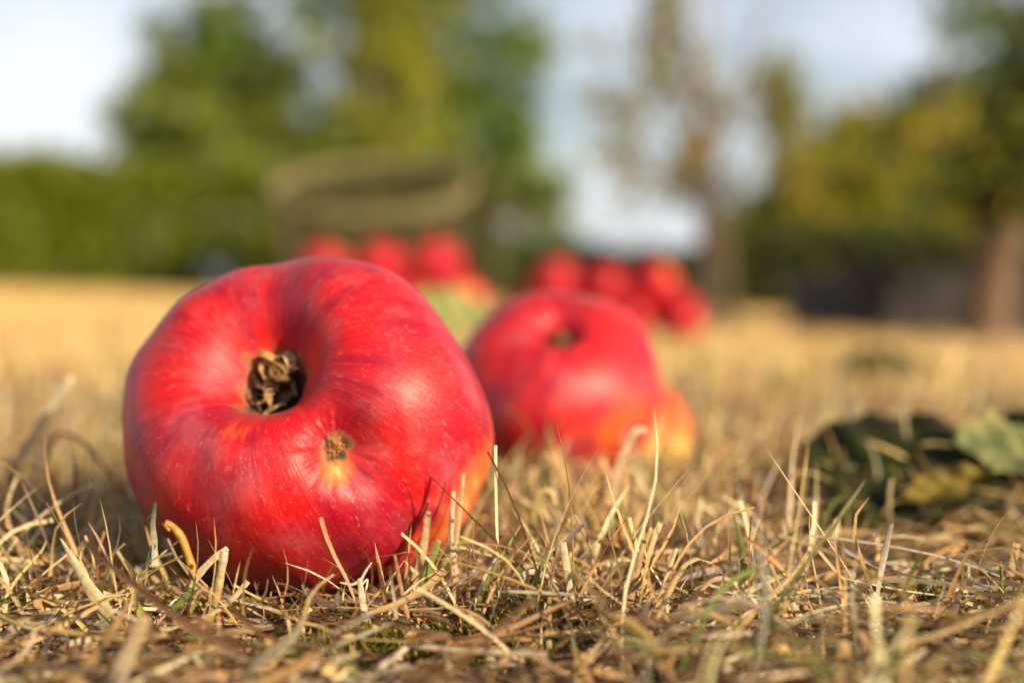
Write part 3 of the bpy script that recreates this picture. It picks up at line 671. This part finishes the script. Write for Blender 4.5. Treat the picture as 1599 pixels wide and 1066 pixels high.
stalk(G, 'short yellow green upright stub in the bottom right corner', [(1555, 1066), (1550, 1030), (1548, 988)], 12, (.34, .34, .04), (.66, .48, .2), tube=True, tip=.7)
stalk(S_, 'pale straw pointing up in the bottom right corner', [(1440, 1078), (1465, 1050), (1488, 1018)], 10, TAN, PALE, tip=.8)
stalk(S_, 'thick blurred golden stub at the bottom right of the centre', [(1305, 1085), (1316, 1045), (1322, 1005)], 24, OCH, TAN, tip=.8, d=.235)
stalk(S_, 'blurred ochre stub standing below the dark leaf', [(1355, 980), (1368, 930), (1378, 896)], 15, OCH, (.6, .38, .2), tip=.7, d=.33)
stalk(S_, 'long straight straw lying flat in front of the moss', [(638, 1012), (700, 1018), (780, 1024), (855, 1026)], 9, PALE, (.60, .42, .24), lie=True, tip=.9, tube=True)
stalk(S_, 'white straw slanting up to meet the flat straw', [(590, 1048), (612, 1032), (637, 1012)], 9, (.82, .72, .55), PALE, lie=True, tip=.9, tube=True)
stalk(G, 'reddish flat blade arching low to the right in the centre foreground', [(800, 1060), (860, 1030), (930, 992), (975, 975), (1022, 964)], 9, TAN, RED, tip=.4, d=.262)
stalk(S_, 'wide blurred straw close to the lens at the bottom left', [(168, 1090), (195, 1030), (225, 965)], 26, GRY, TAN, tip=.7, d=.228)

# ------------------------------------------------------------------ fallen leaves
leafm = leafy('fallen_leaf', .22, .75, .12, 300, .5)
def fallen(name, label, C, length, width, rot, curl, fold, c0, c1, edge=None, seed=0, wav=.06, stem=True, cup=0.):
    g = np.random.default_rng(seed); nu, nv = 41, 21; u = np.linspace(0, 1, nu); v = np.linspace(-1, 1, nv)
    U, Vv = np.meshgrid(u, v, indexing='ij')
    prof = np.sin(np.pi * U ** .8) ** .75 * (1 - .15 * U) * (1 + .05 * np.sin(U * 70) + .05 * np.sin(U * 23 + seed) + .05 * np.sin(U * 11 + seed * 2)) + .012
    x = (U - .5) * length; y = Vv * prof * width / 2
    z = fold * np.abs(y) + curl * length * (U - .5) ** 2 * 2 + wav * length * np.sin(U * 9 + seed) * Vv ** 2 * np.sign(Vv) * .5 + cup * (y / width) ** 2 * width * 4
    z = z + .012 * length * np.sin(U * 40) * (np.abs(Vv) * (1 - np.abs(Vv))) 
    z = z + .03 * length * np.sin(x / length * 13 + seed) * np.sin(y / length * 15 + seed * 1.7) + .03 * length * np.sin(x / length * 27 + y / length * 21)
    P = np.stack([x, y, z], -1).reshape(-1, 3)
    i = np.arange(nu - 1)[:, None] * nv; j = np.arange(nv - 1)[None]; Q = np.stack([i + j, i + j + 1, i + nv + j + 1, i + nv + j], -1).reshape(-1, 4)
    m = (np.abs(Vv) ** 2.2 * .8 + .35 * np.sin(U * 11 + seed) * np.sin(Vv * 5 + seed * 2)).clip(0, 1)[..., None]
    vein = np.exp(-(Vv / .05) ** 2) + .4 * np.exp(-(((U * 9 - np.abs(Vv) * 2) % 1 - .5) / .1) ** 2) * (np.abs(Vv) < .9)
    ec = np.array(edge if edge is not None else c1)
    C_ = np.array(c0) * (1 - m) + ec * m; C_ = C_ + vein[..., None] * .35 * (np.array(c1) * 1.2 - C_)
    e = empty(name, C, rot)
    o = mesh_np('leaf_surface', P, Q, leafm, e, C_.reshape(-1, 3).clip(.004, .8)); o.modifiers.new('t', 'SOLIDIFY').thickness = .0003
    k0 = P.reshape(nu, nv, 3)[:, nv // 2]; T2 = np.vstack([k0[0] - [length * .3, .1 * length, -.06 * length], k0[0] - [length * .14, 0, .0], k0[::4] - [0, 0, .0003]])
    Vt, Qt = tube_np(crom(T2, 3), np.linspace(.0008, .0002, (len(T2) - 1) * 3 + 1) * length / .055, 6)
    mesh_np('leaf_stem', Vt, Qt, leafm, e, np.tile((.30, .24, .08), (len(Vt), 1)))
    tag(e, label, 'leaf'); return e
def wl(px, py, d): return tuple(W(px, py, d))
fallen('fallen_leaf', 'large dark green leaf curled over on the grass at the right', wl(1445, 742, .412), .074, .058, (math.radians(66), math.radians(8), math.radians(-12)), -.35, -.5, (.036, .050, .012), (.08, .08, .02), edge=(.045, .03, .015), seed=1, cup=-.25)
fallen('fallen_leaf', 'dark brown green leaf crumpled in the straw below the large dark leaf', wl(1400, 812, .385), .046, .040, (math.radians(58), math.radians(22), math.radians(10)), .25, -.4, (.028, .032, .010), (.06, .05, .02), edge=(.04, .028, .014), seed=8, cup=-.2)
fallen('fallen_leaf', 'yellow edged part rotten leaf lying under the dark green leaf', wl(1480, 765, .385), .028, .011, (math.radians(48), math.radians(-16), math.radians(14)), .3, .35, (.22, .17, .03), (.42, .30, .05), edge=(.10, .07, .03), seed=2, cup=.2)
fallen('fallen_leaf', 'pale green leaf with a yellow edge at the right edge of the photo', wl(1590, 722, .415), .042, .026, (math.radians(35), math.radians(4), math.radians(8)), .35, .3, (.15, .18, .07), (.30, .34, .17), edge=(.42, .36, .14), seed=5, cup=.1)
fallen('fallen_leaf', 'dark green leaf standing up at the right edge behind the pale one', wl(1600, 690, .46), .034, .024, (math.radians(75), math.radians(-25), math.radians(-10)), .2, -.3, (.03, .05, .02), (.06, .09, .03), seed=7)
fallen('fallen_leaf', 'olive leaf lying flat on the far dry lawn behind the large dark leaf', (.262, .98, .014), .075, .045, (math.radians(28), 0, .2), .1, .2, (.05, .06, .012), (.10, .11, .03), seed=3)
fallen('fallen_leaf', 'pale yellow green leaf propped in the grass between the front apples', wl(715, 490, .98), .070, .034, (math.radians(58), math.radians(12), .15), .12, .2, (.36, .38, .13), (.50, .48, .20), seed=4)

# ------------------------------------------------------------------ trees and hedges
tree_leaf = leafy('tree_leaf', .30, .5, .4, 25, .35)
bark = plain('bark', (.16, .105, .065), (.36, .25, .16), 14, .9, .6, (1, 1, .25), .02)
bark2 = plain('bark_dark', (.07, .05, .035), (.20, .14, .09), 14, .9, .6, (1, 1, .25), .02)
def leaves(Cn, nper, sg, size, cols, droop=.0):
    """leaf faces scattered round clump centres Cn (k,3): every leaf a folded diamond"""
    k = len(Cn); n = k * nper; ci = np.repeat(np.arange(k), nper)
    sgk = (sg * rng.uniform(.6, 1.4, k))[ci][:, None]
    P = Cn[ci] + rng.normal(0, 1, (n, 3)) * sgk * np.array([1, 1, .75])
    P[:, 2] = np.maximum(P[:, 2], .03 + ground(P[:, 0], P[:, 1]))
    a = rng.normal(0, 1, (n, 3)); a[:, 2] -= droop; a /= np.linalg.norm(a, axis=1)[:, None]
    b = np.cross(a, rng.normal(0, 1, (n, 3))); b /= np.linalg.norm(b, axis=1)[:, None]; c = np.cross(a, b)
    L_ = (size * rng.uniform(.6, 1.3, n))[:, None]; w_ = L_ * .33
    V = np.stack([P, P + a * L_ * .45 + b * w_ + c * L_ * .12, P + a * L_, P + a * L_ * .45 - b * w_ + c * L_ * .12], 1).reshape(-1, 3)
    cc = np.array(cols)[rng.integers(0, len(cols), k)][ci] * rng.uniform(.65, 1.35, (n, 1)); cc = np.repeat(cc, 4, 0)
    i = np.arange(n)[:, None] * 4
    return V, np.hstack([i, i + 1, i + 2, i + 3]), cc
def tree(name, label, base, trunk, limbs, blobs, nclump, nper, sg, size, cols, mat=bark, group=None, cat='tree', shell=.5):
    """trunk: list of (dx,dz,r); limbs: [(points),(r0,r1)]; blobs: [(x,y,z,rx,ry,rz,weight)] in world offsets from base"""
    bx, by = base; bz = gz(bx, by) - .02; e = empty(name, (bx, by, bz)); tag(e, label, cat, group)
    if trunk:
        P = crom([(p[0], p[1], p[2]) for p in trunk], 6); r = np.interp(np.linspace(0, 1, len(P)), np.linspace(0, 1, len(trunk)), [p[3] for p in trunk])
        Vt, Q = tube_np(P, r, 14); mesh_np('trunk', Vt, Q, mat, e)
    mb = MB()
    for pts, r0, r1 in limbs:
        P = crom(pts, 5); Vt, Q = tube_np(P, np.linspace(r0, r1, len(P)), 8); mb.add(Vt, Q)
        for _ in range(5):   # twigs
            i = rng.integers(len(P) // 3, len(P)); dirn = rng.normal(0, 1, 3); dirn[2] = abs(dirn[2]) * .5; dirn /= np.linalg.norm(dirn)
            ln = rng.uniform(.3, .7) * np.linalg.norm(P[-1] - P[0]) * .5
            Vt, Q = tube_np(crom([P[i], P[i] + dirn * ln * .5 + rng.normal(0, .03, 3) * ln, P[i] + dirn * ln], 3), np.linspace(r1 * .8, r1 * .25, 7), 5); mb.add(Vt, Q)
    if limbs: mb.build('branch', mat, e)
    wts = np.array([b[6] for b in blobs], float); bi = rng.choice(len(blobs), nclump, p=wts / wts.sum()); B = np.array([b[:6] for b in blobs])[bi]
    dd_ = rng.normal(0, 1, (nclump, 3)); dd_ /= np.linalg.norm(dd_, axis=1)[:, None]; rad = rng.uniform(0, 1, (nclump, 1)) ** (1 / 3 * (1 - shell) + .05)
    Cn = B[:, :3] + dd_ * rad * B[:, 3:6]; Cn = Cn + np.array([bx, by, bz])
    Vl, Q, cc = leaves(Cn, nper, sg, size, cols); mesh_np('crown', Vl - np.array([bx, by, bz]), Q, tree_leaf, e, cc, smooth=False)
    return e
def off(px, py, d, base):
    p = W(px, py, d); return (p[0] - base[0], p[1] - base[1], p[2] - gz(*base) + .02)
OLG = [(.15, .24, .016), (.22, .31, .022), (.08, .15, .018), (.34, .38, .03), (.045, .08, .018)]
YEL = [(.22, .24, .012), (.46, .36, .016), (.09, .11, .012), (.18, .25, .015), (.52, .40, .02)]
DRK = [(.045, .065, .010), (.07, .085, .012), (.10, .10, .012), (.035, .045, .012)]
BLG = [(.09, .14, .05), (.12, .16, .04), (.08, .11, .03)]

# big tree behind, left of centre
b0 = (-1.9, 17.5)
def bl(px, py, rx, ry, d, base, wt, dep=None):
    x, y, z = off(px, py, d, base); k = d / F; return (x, y, z, rx * k, (dep or rx * k * .8), ry * k, wt)
T1 = [(0, 0, 0, .22), (.05, 0, 1.2, .18), (-.05, 0, 2.4, .14), (.1, 0, 4.4, .08), (0, 0, 6.2, .04)]
lim = [([(0, 0, 1.5), (-.8, -.1, 2.2), (-1.7, -.2, 2.7)], .08, .02), ([(0, 0, 1.8), (.9, .1, 2.3), (1.9, 0, 2.9)], .08, .02), ([(0, 0, 2.5), (-.8, .2, 3.6), (-1.4, .1, 4.8)], .07, .02), ([(0, 0, 2.6), (.8, -.2, 3.8), (1.5, .1, 5.0)], .07, .02), ([(0, 0, 1.2), (.6, -.4, 1.6), (1.4, -.6, 1.8)], .06, .02)]
blobs = [bl(330, 150, 130, 90, 17.5, b0, 3), bl(520, 120, 180, 170, 17.5, b0, 7), bl(720, 90, 130, 170, 17.5, b0, 5.5), bl(620, -150, 330, 170, 17.5, b0, 7), bl(300, -120, 120, 90, 17.5, b0, 1.6),
         bl(680, 240, 150, 80, 17, b0, 3.2), bl(820, 280, 80, 70, 17, b0, 2.0), bl(420, 215, 220, 50, 17, b0, 3.2), bl(250, 200, 75, 65, 17, b0, 2.4), bl(330, 60, 90, 60, 17, b0, 1.5), bl(840, 330, 60, 80, 17, b0, 1.5)]
tree('broadleaf_tree', 'tall dense olive green tree filling the sky left of centre behind the hedge', b0, T1, lim, blobs, 640, 46, .135, .12, OLG + YEL[:1], bark2)
# slender tall tree with yellowing leaves in front of it (vertical yellow streak)
b1 = (-1.25, 14.6)
tree('poplar_tree', 'narrow yellow green tree standing in front of the tall dense tree', b1, [(0, 0, 0, .045), (.03, 0, 1.5, .03), (0, 0, 3.9, .01)],
     [([(0, 0, 1.0), (.15, 0, 1.5), (.2, 0, 2.1)], .02, .006), ([(0, 0, 1.4), (-.15, 0, 1.9), (-.2, 0, 2.6)], .02, .006)],
     [bl(625, 120, 38, 160, 14.6, b1, 3, .25), bl(610, 0, 40, 120, 14.6, b1, 2, .25)], 90, 34, .11, .09, [(.30, .30, .022), (.22, .26, .02), (.36, .32, .02)], bark2)
# left hedge
hm = [(.21, .27, .006), (.15, .21, .006), (.27, .30, .008), (.10, .14, .005), (.20, .23, .006)]
def hedge(name, label, x0, x1, yc, dep, h, nclump, nper, sg, size, cols):
    e = empty(name, ((x0 + x1) / 2, yc, gz((x0 + x1) / 2, yc))); tag(e, label, 'hedge')
    o3 = np.array(e.location)
    x = rng.uniform(x0, x1, nclump); y = yc + rng.uniform(-dep / 2, dep / 2, nclump)
    top = h + .02 * np.sin(x * 2.3) + .03 * np.sin(x * 7); z = rng.uniform(0, 1, nclump) ** .8 * top
    f = rng.uniform(0, 1, nclump); y = np.where(f < .5, yc - dep / 2 + rng.normal(0, .04, nclump), y); z = np.where(f > .8, top - np.abs(rng.normal(0, .04, nclump)), z)
    Cn = np.stack([x, y, z + ground(x, y)], -1); Vl, Q, cc = leaves(Cn, nper, sg, size, cols)
    mesh_np('foliage', Vl - o3, Q, tree_leaf, e, cc, smooth=False)
    for xx in np.arange(x0 + .2, x1, .35):
        zz = gz(xx, yc); P = [(xx, yc, zz - .03), (xx + .03, yc + .03, zz + h * .4), (xx - .02, yc, zz + h * .85)]; Vt, Q = tube_np(crom(P, 4), np.linspace(.03, .01, 9), 7); mesh_np('stem', Vt - o3, Q, bark2, e)
    return e
hedge('clipped_hedge', 'long clipped green hedge across the left behind the lawn', -7.2, -1.9, 13.2, .9, 1.13, 1350, 34, .085, .075, hm)
hedge('clipped_hedge', 'lower distant hedge in the middle behind the apples', -2.2, 3.6, 21., 1.0, .74, 950, 34, .10, .10, DRK + OLG[:2])
hedge('garden_shrub', 'dull green shrub right behind the wicker basket', -1.75, -.15, 11.5, .6, .95, 430, 36, .08, .07, [(.10, .11, .02), (.13, .12, .03), (.08, .085, .02)])

# young thin fruit tree, centre right
b2 = (.418, 3.12)
lim = [([(0, 0, .32), (-.07, 0, .48), (-.15, .02, .66)], .011, .003), ([(0, 0, .35), (.08, 0, .54), (.14, 0, .77)], .010, .003), ([(0, 0, .43), (-.02, .07, .66), (-.06, .07, .9)], .010, .003), ([(0, 0, .29), (-.1, 0, .36), (-.18, .03, .43)], .009, .003), ([(0, 0, .28), (.07, -.07, .38), (.12, -.07, .52)], .008, .003)]
tree('young_fruit_tree', 'thin young fruit tree with a pale trunk and sparse brownish leaves right of centre', b2, [(0, 0, -.02, .036), (.0, 0, .08, .030), (.012, 0, .18, .022), (-.007, 0, .4, .008), (.01, 0, .8, .005), (-.03, 0, 1.2, .003)], lim,
     [bl(955, 120, 75, 80, 3.12, b2, 1.2), bl(1040, 60, 30, 90, 3.12, b2, 1.3), bl(1085, 200, 45, 110, 3.12, b2, 1.7), bl(980, 230, 50, 50, 3.12, b2, .6), bl(1110, 320, 40, 50, 3.12, b2, .8), bl(1020, 300, 70, 40, 3.12, b2, .5)],
     90, 15, .024, .026, [(.26, .25, .05), (.40, .26, .03), (.18, .21, .05), (.30, .23, .05)], bark)
st = empty('tree_stake', (.492, 3.15, gz(.492, 3.15))); tag(st, 'leaning wooden stake with a rounded top beside the young fruit tree', 'stake')
Vt, Q = tube_np([(0, 0, -.03), (-.012, 0, .1), (-.035, 0, .27), (-.036, 0, .275)], [.018, .018, .017, .004], 10); mesh_np('stake_post', Vt, Q, plain('stake_wood', (.36, .25, .10), (.52, .38, .18), 30, .8, .3, (1, 1, .2), .004), st)
Vt, Q = tube_np(crom([(-.03, .0, .2), (-.07, -.02, .19), (-.14, -.03, .195)], 5), .004, 6); mesh_np('tie', Vt, Q, bark2, st)

# yellowing tree mass on the right
b3 = (4.0, 13.5)
lim = [([(0, 0, .5), (-.5, 0, 1.0), (-1.0, 0, 1.4)], .06, .015), ([(0, 0, .8), (.5, .1, 1.5), (.9, 0, 2.2)], .06, .015), ([(0, 0, .9), (-.3, .1, 1.6), (-.6, 0, 2.3)], .05, .015)]
tree('apple_tree', 'yellowing bushy apple tree with foliage down to the ground on the right', b3, [(0, 0, 0, .14), (.05, 0, .8, .12), (0, 0, 1.8, .08), (.1, 0, 2.6, .03)], lim,
     [bl(1175, 360, 60, 45, 13.5, b3, 1.6), bl(1300, 300, 120, 90, 13.5, b3, 5), bl(1240, 350, 90, 60, 13.5, b3, 3), bl(1200, 130, 28, 45, 13.5, b3, .9), bl(1225, 195, 30, 50, 13.5, b3, .9), bl(1330, 210, 40, 50, 13.5, b3, 1.2), bl(1440, 270, 110, 110, 13.5, b3, 5), bl(1400, 380, 170, 60, 13.5, b3, 4), bl(1230, 410, 90, 50, 13.5, b3, 2.5)],
     480, 40, .10, .085, YEL, bark2)
b4 = (6.3, 16.0)
tree('broadleaf_tree', 'taller dark bluish green tree behind the apple tree at the top right corner', b4, [(0, 0, 0, .2), (0, 0, 1.6, .16), (-.1, 0, 3., .1), (0, 0, 4.4, .04)],
     [([(0, 0, 1.6), (-.6, 0, 2.3), (-1.2, 0, 2.7)], .07, .02), ([(0, 0, 1.9), (.6, 0, 2.6), (1.3, 0, 3.1)], .07, .02)],
     [bl(1560, 170, 120, 70, 16., b4, 4), bl(1470, 190, 80, 60, 16., b4, 2.2), bl(1590, 60, 60, 50, 16., b4, .8), bl(1500, 20, 40, 60, 16., b4, .5), bl(1600, 300, 140, 90, 16., b4, 3.5), bl(1700, 150, 120, 140, 16., b4, 3)],
     330, 40, .15, .11, OLG[:3] + BLG, bark2)
# old trunk close on the right, its crown dipping into the frame
b5 = (.885, 2.62)
lim = [([(.02, 0, .26), (-.03, .05, .36), (-.10, .1, .42)], .015, .004), ([(.06, 0, .36), (.12, 0, .5), (.25, 0, .6)], .02, .005)]
tree('old_fruit_tree', 'thick brown fruit tree trunk standing before the dark boards at the right edge', b5, [(-.01, 0, -.02, .056), (-.012, 0, .05, .046), (.0, 0, .15, .040), (.03, 0, .30, .036), (.12, 0, .5, .028), (.18, 0, .9, .014)], lim,
     [bl(1575, 290, 60, 60, 2.62, b5, 1.6), bl(1600, 200, 80, 60, 2.62, b5, 1.4), bl(1690, 90, 110, 120, 2.62, b5, 2)], 90, 20, .03, .034, YEL[:3] + DRK, plain('bark_warm', (.07, .04, .022), (.17, .10, .055), 22, .9, .6, (1, 1, .25), .01))
# understory behind: its shade is put into the dark leaf colours
hedge('garden_shrub', 'shrub with shade put into its dark leaf colour under the apple tree on the right', 2.1, 5.4, 12.2, .8, .62, 620, 34, .08, .08, DRK)
# raised bed of dark boards
def box(x0, x1, y0, y1, z0, z1, bev=.004):
    import bmesh
    bm = bmesh.new(); bmesh.ops.create_cube(bm, size=1)
    for v in bm.verts: v.co = Vector(((x0 + x1) / 2 + v.co.x * (x1 - x0), (y0 + y1) / 2 + v.co.y * (y1 - y0), (z0 + z1) / 2 + v.co.z * (z1 - z0)))
    bmesh.ops.bevel(bm, geom=bm.edges[:], offset=bev, segments=2, affect='EDGES'); return bm
def boxobj(name, mat, parent, *a, **k):
    bm = box(*a, **k); me = bpy.data.meshes.new(name); bm.to_mesh(me); bm.free(); me.materials.append(mat); return link(bpy.data.objects.new(name, me), parent)
bd = empty('raised_bed', (1.12, 2.86, gz(1.12, 2.86))); tag(bd, 'low raised garden bed of dark weathered boards on the lawn at the right', 'raised bed')
dkw = plain('dark_board', (.010, .008, .008), (.026, .021, .020), 30, .85, .5, (.2, 1, 1), .004)
boxobj('front_board', dkw, bd, -.38, .70, -.02, .01, -.03, .085); boxobj('front_board', dkw, bd, -.38, .70, -.019, .011, .088, .165)
boxobj('side_board', dkw, bd, -.41, -.383, .0, .8, -.03, .16); boxobj('back_board', dkw, bd, -.38, .70, .8, .83, -.03, .165)
for xx in (-.41, .16, .70): boxobj('corner_post', dkw, bd, xx - .018, xx + .018, -.060, -.023, -.03, .175)
